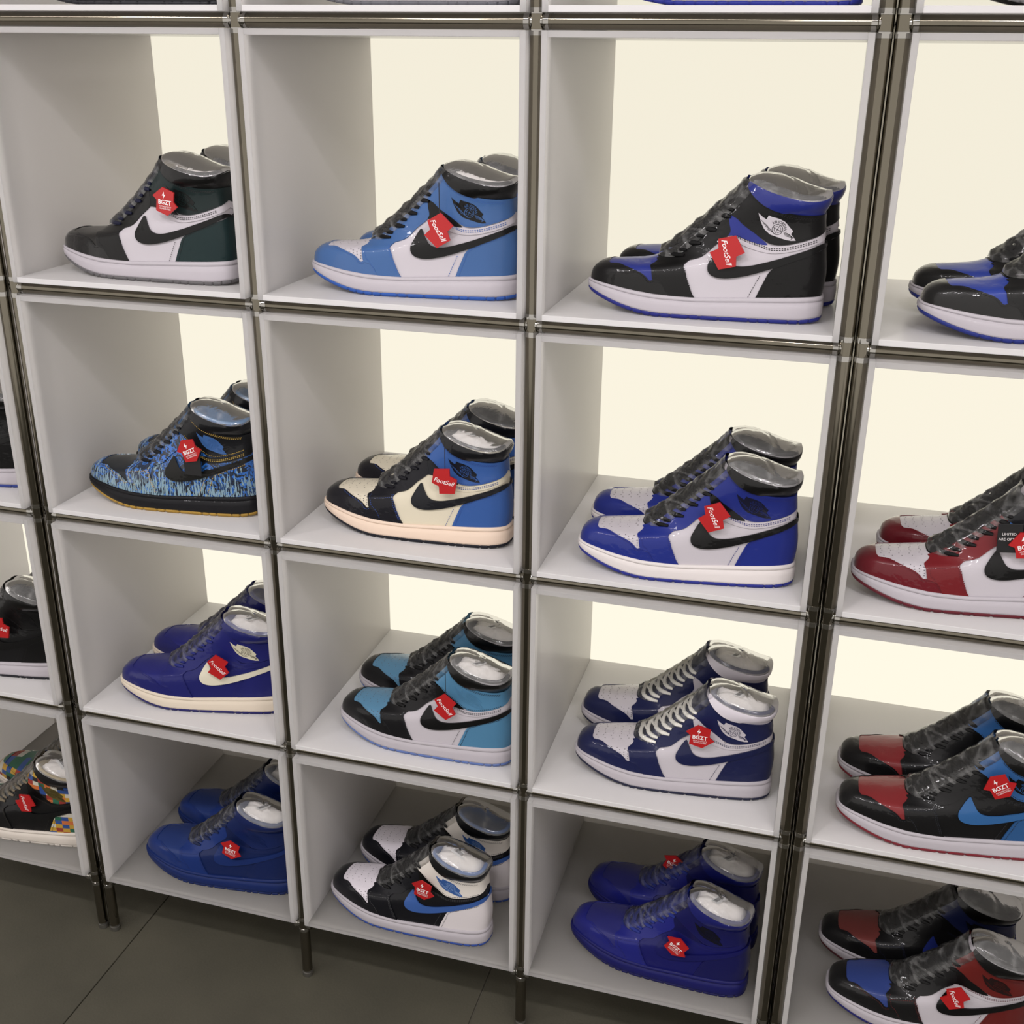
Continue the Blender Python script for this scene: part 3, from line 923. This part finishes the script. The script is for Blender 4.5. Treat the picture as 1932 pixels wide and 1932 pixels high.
UB = (74, 120, 188)
CW = {
    'A1': cw(outsole=(120, 118, 120), toe_box=(38, 37, 35), toe_cap=(20, 20, 20), quarter_panel=WHT, heel_panel=(18, 48, 50), ankle_panel=(22, 42, 42), collar=(14, 14, 15), badge=(14, 18, 18), laces=(22, 26, 60), ink=(30, 56, 54), paper=True, stitching=(30, 30, 32)),
    'B1': cw(outsole=(52, 104, 205), toe_cap=UB, eyestay=UB, heel_panel=UB, ankle_panel=UB, paper=True, stitching=(52, 92, 160)),
    'C1': cw(outsole=(40, 48, 150), toe_box=(44, 58, 160), toe_cap=BLK, badge=WHT, ink=BLK, ankle_gusset=(40, 54, 160), collar=(38, 50, 152), lining=(30, 30, 34)),
    'D1': cw(outsole=(40, 55, 150), toe_box=(52, 76, 185), toe_cap=(28, 28, 28), badge=WHT, ink=BLK, ankle_gusset=(40, 54, 160), collar=(38, 50, 152)),
    'A2': cw(outsole=(205, 160, 62), midsole=(16, 16, 22), toe_box=(34, 40, 46), toe_cap='palm', eyestay='palm', quarter_panel='palm', side_stripe=(20, 20, 18), heel_panel='palm', ankle_strap=(14, 15, 18), ankle_panel=(16, 18, 24), ankle_gusset='palm', collar=(15, 17, 22), lining=(62, 140, 205), laces=(16, 18, 26), badge=(66, 116, 190), ink=(66, 116, 190), stitching=(180, 150, 70), tongue=(60, 130, 200)),
    'B2': cw(outsole=(26, 28, 40), midsole=(226, 205, 186), toe_box=(214, 206, 186), toe_cap=NVYB, quarter_panel=(214, 206, 184), heel_panel=(62, 110, 196), ankle_panel=(62, 110, 196), collar=(16, 17, 24), side_stripe=(22, 24, 32), ankle_gusset=(20, 22, 30), badge=(22, 26, 40), laces=NVYB, paper=True, stitching=(40, 70, 140)),
    'C2': cw(outsole=(42, 52, 165), midsole=(216, 210, 208), toe_cap=(32, 50, 158), ankle_panel=(32, 48, 150), badge=(18, 20, 50), ink=(32, 44, 120), stitching=(24, 32, 110)),
    'D2': cw(outsole=(120, 30, 45), toe_cap=(128, 22, 36), eyestay=(140, 28, 36), heel_panel=(90, 135, 205), ankle_panel=(22, 24, 30), ankle_gusset=(78, 130, 210), badge=(78, 130, 210), ink=BLK, stitching=(90, 16, 26)),
    'A3': cw(outsole=(40, 38, 120), midsole=(216, 204, 186), toe_box=(36, 40, 136), toe_cap=(32, 36, 128), quarter_panel=(30, 34, 124), side_stripe=(214, 208, 188), ankle_gusset=(30, 36, 126), collar=(28, 34, 122), lining=(60, 70, 150), laces=(34, 44, 140), badge=(205, 200, 175), ink=(110, 105, 95), paper=True, stitching=(22, 24, 96)),
    'B3': cw(outsole=(110, 138, 210), toe_box=(104, 166, 208), toe_cap=(16, 16, 20), heel_panel=(92, 158, 204), ankle_panel=(92, 158, 204), badge=(88, 152, 198), ink=(100, 166, 210), paper=True, stitching=(26, 30, 36)),
    'C3': cw(outsole=(34, 38, 70), toe_cap=(26, 34, 88), badge=WHT, ankle_gusset=WHT, collar=(216, 210, 218), lining=(26, 36, 96), laces=(222, 220, 212), tongue=(30, 36, 70), side_stripe=(24, 32, 84), paper=True, stitching=(18, 24, 66)),
    'D3': cw(outsole=(145, 32, 46), toe_box=(160, 48, 52), toe_cap=(18, 18, 20), quarter_panel=(16, 16, 18), side_stripe=(54, 118, 190), heel_panel=(48, 104, 170), ankle_panel=(54, 112, 184), stitching=(24, 28, 36), ankle_strap=(18, 18, 20)),
    'A4': cw(outsole=(22, 44, 112), midsole=(20, 46, 120), toe_box=(40, 66, 140), toe_cap=(24, 56, 140), quarter_panel=(18, 40, 104), side_stripe=(24, 52, 128), heel_panel=(18, 40, 106), ankle_gusset=(16, 34, 90), collar=(16, 36, 104), lining=(58, 78, 128), laces=(26, 40, 86), badge=(18, 40, 104), paper=True, stitching=(14, 28, 80)),
    'B4': cw(outsole=(56, 92, 190), toe_box=(226, 220, 228), toe_cap=(16, 17, 26), quarter_panel=(16, 17, 24), side_stripe=(66, 112, 200), heel_panel=(218, 212, 214), ankle_strap=(15, 16, 22), ankle_panel=(222, 216, 208), collar=(15, 16, 20), lining=(66, 114, 186), badge=(62, 112, 196), ink=(140, 170, 215), paper=True, stitching=(70, 70, 72)),
    'C4': cw(outsole=(26, 26, 100), midsole=(24, 26, 116), toe_box=(52, 54, 140), toe_cap=(32, 38, 150), quarter_panel=(24, 26, 120), side_stripe=(22, 24, 112), heel_panel=(22, 24, 104), ankle_gusset=(20, 22, 90), collar=(26, 32, 128), lining=(42, 46, 120), laces=(34, 52, 160), badge=(14, 14, 30), ink=(20, 22, 70), paper=True, stitching=(16, 18, 84)),
    'D4f': cw(outsole=(34, 36, 130), toe_box=(56, 78, 158), toe_cap=(20, 20, 22), heel_panel=(130, 32, 28), ankle_panel=(128, 34, 30), badge=(40, 20, 20), ink=(100, 30, 26), stitching=(80, 20, 20)),
    'D4r': cw(outsole=(90, 20, 30), toe_box=(150, 70, 66), toe_cap=(20, 20, 22), quarter_panel=(16, 16, 18), side_stripe=(34, 52, 150), heel_panel=(22, 30, 70), ankle_panel=(24, 34, 84), stitching=(16, 20, 50)),
    'L2': cw(outsole=(60, 80, 170), quarter_panel=(24, 24, 26), toe_box=(24, 24, 26), badge=(20, 20, 22), laces=BLK),
    'L3': cw(outsole=(34, 34, 44), quarter_panel=(18, 18, 20), toe_box=(20, 20, 22), badge=(14, 14, 16)),
    'L4': cw(outsole=(190, 184, 176), midsole=(214, 206, 196), toe_box='patch', toe_cap='patch', eyestay=(22, 22, 24), quarter_panel=(16, 16, 18), side_stripe=(16, 16, 18), heel_panel='patch', ankle_strap=(16, 16, 18), ankle_panel='patch', collar=(22, 22, 26), lining=(190, 168, 112), laces=(150, 136, 112), badge=(110, 96, 44), ink=(80, 70, 34), paper=True, stitching=(40, 36, 30)),
    'A0': cw(outsole=(52, 52, 58), midsole=(60, 60, 64), quarter_panel=(30, 30, 32), toe_box=(30, 30, 32)),
    'B0': cw(outsole=(120, 120, 128), quarter_panel=(160, 158, 160), toe_cap=(120, 120, 124)),
    'C0': cw(outsole=(46, 56, 168), toe_cap=(32, 50, 158)),
    'D0': cw(outsole=(150, 148, 150), quarter_panel=(190, 188, 190), toe_cap=(130, 130, 134)),
}
MATTE = {'outsole', 'midsole', 'laces', 'lining', 'stitching', 'perforations', 'tongue'}


def cmat(part, c):
    if not isinstance(c, str) and sum(c) < 505:
        g = sum(c) / 3; c = tuple((x * .93 + g * .07) * .80 for x in c)
    if c == 'palm': return palm_mat()
    if c == 'patch': return patch_mat()
    if part == 'lining': return leather(c, .7, .15)
    if part in ('laces', 'tongue'): return leather(c, .6, .3)
    if part in ('midsole', 'outsole'): return leather(c, .5, .22)
    if part in ('collar', 'toe_cap'): return leather(c, .35, 1.0)
    return leather(c, .42, .55)


PARTS = ['quarter_panel', 'lining', 'midsole', 'outsole', 'toe_box', 'toe_cap', 'eyestay', 'heel_panel', 'ankle_strap', 'ankle_gusset', 'ankle_panel', 'collar', 'side_stripe', 'tongue', 'laces']


def shoe(code, key, loc, rz, label, group, bare=False, badge=True):
    r = empty('high_top_sneaker', loc, rz); tag(r, label, 'sneaker', group)
    c = CW[key]
    for p in PARTS:
        o = obj(p, SH[p], cmat(p, c[p]), r)
        if p in FAR: obj(p, FAR[p], cmat(p, c[p]), r)
        if p == 'toe_box' and (sum(c[p]) > 350 if not isinstance(c[p], str) else False):
            tag(obj('perforations', SH['perforations'], plain((90, 88, 92), .9, 0, 'holes'), o), kind='stuff')
        if p == 'ankle_panel' and badge:
            b = obj('wings_badge', BADGE, cmat('badge', c['badge']), o)
            i = obj('badge_lettering', BADGE_INK, cmat('badge', c['ink']), o)
    tag(obj('stitching', SH['stitching'], plain(c['stitching'], .8, 0, 'thread'), r), kind='stuff')
    obj('shrink_wrap', SH['shrink_wrap'], FILM, r); obj('collar_film', SH['collar_film'], FILM_TOP, r)
    return r


def paper(shoe_o, label, barcode=1, ang=1.2):
    r = obj('paper_stuffing', PAPER, PAPER_M); r.location = shoe_o.location; r.rotation_euler = shoe_o.rotation_euler
    tag(r, label, 'tissue paper', 'tissue paper stuffed in the sneakers')
    if barcode:
        l = obj('barcode_label', LABEL, WHITE_M, r); l.location = (PC[0] - .004, 0, PC[2] + .0065); l.rotation_euler = (0, math.radians(14), ang)
        obj('barcode', BARS, INK_M, l)


# ---------------------------------------------------------------- tags
def extrude_poly(pts, th):
    n = len(pts); vs = [(x, -th, z) for x, z in pts] + [(x, 0, z) for x, z in pts]
    cdt = delaunay_2d_cdt([Vector(p) for p in pts], [], [list(range(n))], 1, 1e-7)
    m = MB(); m.add([(v[0], -th, v[1]) for v in cdt[0]], [tuple(f) for f in cdt[2]]); m.add([(v[0], 0, v[1]) for v in cdt[0]], [tuple(f)[::-1] for f in cdt[2]])
    m.add(vs, [(i, (i+1) % n, n + (i+1) % n, n + i) for i in range(n)])
    me = m.build('hang_tag')
    bm = bmesh.new(); bm.from_mesh(me); bmesh.ops.remove_doubles(bm, verts=bm.verts[:], dist=1e-5); bmesh.ops.recalc_face_normals(bm, faces=bm.faces[:]); bm.to_mesh(me); bm.free()
    return me


TAGK = .92 / 5280
BZ_PTS = [(-121, 32), (-24, 110), (88, 82), (82, 5), (121, -28), (24, -110), (-88, -84), (-82, 2)]
BZ = extrude_poly([(x * TAGK, z * TAGK) for x, z in BZ_PTS], .0022)
FK = .92 / 4443
FS_PTS = [(-88, 72), (25, 103), (35, 48), (92, 35), (88, -72), (-25, -103), (-35, -48), (-92, -35)]
FS = extrude_poly([(x * FK, z * FK) for x, z in FS_PTS], .0022)


def flat_text(mb, s, cx, cz, h, y=-.0024, **k):
    v, f = text_geo(s, 1.0, **k); w = v[:, 0].max(); zc = (v[:, 1].max() + v[:, 1].min()) / 2
    mb.add([((x - w / 2) * h + cx, y, (z - zc) * h + cz) for x, z in v], f)


mb = MB(); flat_text(mb, 'BGZT', 0, -.0012, .0088, bold=.02)
flat_text(mb, 'AUTHENTICITY', .0005, -.0072, .0030); flat_text(mb, 'GUARANTEED', .0005, -.0101, .0030)
bolt = [(-.0005, .0135), (-.0038, .0075), (-.0009, .0080), (-.0018, .0035), (.0022, .0095), (-.0002, .0090)]
mb.add([(x - .001, -.0024, z) for x, z in bolt], [(0, 1, 2), (0, 2, 5), (2, 3, 4), (2, 4, 5)])
BZ_TXT = mb.build('lettering')
mb = MB(); flat_text(mb, 'FootSell', 0, -.0005, .0098, shear=.35, space=1.0, bold=.005)
FS_TXT = mb.build('lettering')
RED = plain((176, 27, 30), .35, 0, 'red_plastic'); RED_T = plain((240, 236, 236), .5, 0, 'white_print')
m_ = MB(); m_.lathe([(0, .0006), (.05, .0006)], (0, 0, 1), (0, 0, 0), 6); CORD = m_.build('cord')


def hang_tag(shoe_o, lx, lz, rot, kind, label, y=-.0465, cord=False):
    """rot in degrees, counter-clockwise as seen from the front"""
    r = obj('hang_tag', BZ if kind == 'B' else FS, RED)
    a = shoe_o.rotation_euler.z
    r.location = Vector(shoe_o.location) + Matrix.Rotation(a, 3, 'Z') @ Vector((lx, y, lz))
    r.rotation_euler = (Matrix.Rotation(a, 3, 'Z') @ Matrix.Rotation(math.radians(-rot), 3, 'Y')).to_euler()
    tag(r, label, 'hang tag', 'red hang tags on the sneakers')
    obj('lettering', BZ_TXT if kind == 'B' else FS_TXT, RED_T, r)
    if cord:
        c = obj('cord', CORD, INK_M, r); M = Matrix.Rotation(math.radians(rot), 3, 'Y')
        c.rotation_euler = M.to_euler(); c.location = M @ Vector((.0, .001, .012))
    return r


# ---------------------------------------------------------------- the cells
P = {
 'A1f': (0.0477, 0.0977, -0.1242), 'B1f': (0.4593, 0.0960, -0.0134), 'C1f': (0.8656, 0.0919, -0.0474), 'D1f': (1.2865, 0.0689, 0.0820),
 'A2f': (0.0419, 0.0883, -0.0132), 'B2f': (0.4546, 0.1035, -0.0687), 'C2f': (0.8684, 0.0665, 0.0274), 'D2f': (1.2500, 0.0811, 0.0269),
 'A3f': (0.0573, 0.0726, 0.1025), 'B3f': (0.4694, 0.0911, -0.1005), 'C3f': (0.8696, 0.0946, -0.0054), 'D3f': (1.2722, 0.0650, 0.0114),
 'A4f': (0.0580, 0.0830, -0.0201), 'B4f': (0.4351, 0.0858, -0.1093), 'C4f': (0.8723, 0.1120, -0.1642), 'D4f': (1.2982, 0.0915, -0.0065),
 'C1r': (0.8800, 0.2127, -0.0837), 'B2r': (0.4562, 0.2227, -0.0640), 'C2r': (0.8618, 0.1842, 0.0364), 'D1r': (1.2803, 0.1823, 0.0791),
 'D2r': (1.2852, 0.1970, 0.0319), 'A3r': (0.0492, 0.1875, 0.0469), 'B3r': (0.4540, 0.2045, -0.0560), 'C3r': (0.8532, 0.2113, 0.0056),
 'D3r': (1.2725, 0.1795, -0.0034), 'A4r': (0.0558, 0.1978, -0.0305), 'B4r': (0.4432, 0.2006, -0.1052), 'C4r': (0.8787, 0.2236, -0.1772),
 'D4r': (1.2832, 0.2070, -0.0082), 'A2r': (0.0538, 0.2055, -0.0456), 'B1r': (0.4760, 0.2150, -0.0108), 'A1r': (0.0454, 0.2189, -0.1256),
 'L2f': (-.372, .090, 0), 'L2r': (-.375, .210, 0), 'L3f': (-.368, .085, .02), 'L3r': (-.370, .203, .02), 'L4f': (-.368, .088, .0), 'L4r': (-.372, .205, .0),
 'A0f': (.062, .085, 0), 'B0f': (.462, .085, 0), 'C0f': (.872, .088, -.03), 'D0f': (1.275, .080, 0),
}
DESC = {
 'A1': 'black, white and dark green', 'B1': 'sky blue and white', 'C1': 'black and white with royal blue toe', 'D1': 'black with bright blue toe and white sole',
 'A2': 'palm printed blue and black, yellow soled', 'B2': 'cream, navy and mid blue', 'C2': 'royal blue and white black-striped', 'D2': 'dark red and white',
 'A3': 'all royal blue, cream soled', 'B3': 'light blue and glossy black, white sided', 'C3': 'navy and white, white laced', 'D3': 'black with red toe and blue stripe',
 'A4': 'deep blue, blue soled', 'B4': 'white, navy and blue with white heel', 'C4': 'indigo blue, blue soled',
 'L2': 'black with blue outsole', 'L3': 'all black, white soled', 'L4': 'multicoloured patchwork',
 'A0': 'dark soled', 'B0': 'grey soled', 'C0': 'white with blue outsole', 'D0': 'pale grey soled',
}
ROWN = {0: 'cut-off top row', 1: 'first full row', 2: 'second full row', 3: 'third full row', 4: 'bottom row'}
COLN = {'L': 'far left column', 'A': 'second column', 'B': 'third column', 'C': 'fourth column', 'D': 'far right column'}
BOXC = {'D4': 'red-ankled and black unmatched'}
shoes = {}
for code, (x, y, rz) in P.items():
    cell = code[:2]; z = cell_floor(int(cell[1])) + .0002
    key = cell if cell != 'D4' else code
    if cell == 'D4':
        lab = 'black sneaker with blue toe and dark red ankle, bottom row at right edge' if code[2] == 'f' else 'black sneaker with faded red toe and navy ankle, behind the blue-toed one'
        grp = 'unmatched sneakers in the bottom right box'
    elif cell[1] == '0':
        lab = f'{DESC[cell]} sneaker above the top tube, only its sole in view, {COLN[cell[0]]}'; grp = None
    else:
        lab = f'{DESC[cell]} high-top sneaker, ' + ('front one of its pair' if code[2] == 'f' else 'rear one of its pair')
        grp = f'pair of {DESC[cell]} high-tops'
    shoes[code] = shoe(code, key, (x, y, z), rz, lab, grp)
for cell in [c + str(r) for r in range(5) for c in 'LABCD']:
    if cell in ('L0',): continue
    if cell == 'L1': what = 'with nothing visible inside, cut off at the left edge'
    else: what = 'holding the ' + BOXC.get(cell, DESC.get(cell, '')) + (' sneakers' if cell[1] != '0' else ' sneaker')
    box(cell[0], int(cell[1]), f'frosted white acrylic box {what}')

for code in ['A1f', 'B1f', 'B2f', 'A3f', 'B3f', 'B3r', 'C3f', 'C3r', 'A4f', 'A4r', 'B4f', 'C4f', 'C4r', 'L4f']:
    cell = code[:2]
    paper(shoes[code], f'white tissue paper inside the {"front" if code[2] == "f" else "rear"} {DESC[cell]} sneaker', 1,
          ang={'B4f': -.25, 'L4f': -.5}.get(code, 1.25))

TG_ = [
 ('A1f', .2263, .1172, -6, 'B', 0), ('B1f', .2058, .0940, -58, 'F', 1), ('C1f', .1864, .0875, -74, 'F', 0), ('A2f', .2125, .1104, 25, 'B', 0),
 ('B2f', .2185, .1059, -8, 'F', 1), ('C2f', .1922, .1044, -66, 'F', 0), ('A3f', .2003, .0940, -45, 'F', 0), ('B3f', .2083, .1051, -48, 'F', 1),
 ('C3f', .1969, .1114, 0, 'B', 0), ('D3f', .2075, .1262, 38, 'B', 0), ('A4f', .2025, .0975, -14, 'B', 0), ('B4f', .2011, .1111, -6, 'B', 0),
 ('C4f', .1964, .0883, -30, 'B', 0), ('D4f', .1855, .0928, -64, 'F', 0), ('D2f', .2060, .1086, 20, 'B', 0), ('L4f', .190, .098, -80, 'F', 0), ('L3f', .202, .104, -10, 'F', 0),
]
for code, lx, lz, rot, kind, cord in TG_:
    cell = code[:2]; d = DESC.get(cell, 'blue-toed dark red ankled')
    txt = 'lightning bolt' if kind == 'B' else 'white script'
    hang_tag(shoes[code], lx, lz, rot, kind, f'red {txt} tag on the front {d} sneaker', cord=bool(cord))
hang_tag(shoes['C4r'], .155, .128, -20, 'B', 'red lightning bolt tag tucked at the laces of the rear indigo sneaker', y=-.012)
# black cards hanging behind two of the red tags
m_ = MB(); m_.box(-.015, .015, -.0012, 0, -.020, .020, .0004); CARD = m_.build('swing_card')
mb = MB(); flat_text(mb, 'LIMITED', -.001, .006, .0048, y=-.0014); flat_text(mb, 'ARE OFTEN', -.001, -.001, .0048, y=-.0014); CARD_T = mb.build('lettering')
for code, lx, lz, rot, lab, txt in (('D2f', .185, .115, 5, 'black card with small white print behind the red tag of the dark red sneaker', True), ('A2f', .214, .089, 0, 'small black card under the red tag of the palm printed sneaker', False)):
    so = shoes[code]; r = obj('swing_card', CARD, plain((20, 20, 22), .5, 0, 'black_card')); a = so.rotation_euler.z
    r.location = Vector(so.location) + Matrix.Rotation(a, 3, 'Z') @ Vector((lx, -.0445, lz))
    r.rotation_euler = (Matrix.Rotation(a, 3, 'Z') @ Matrix.Rotation(math.radians(-rot), 3, 'Y')).to_euler()
    tag(r, lab, 'card')
    if txt: obj('lettering', CARD_T, RED_T, r)
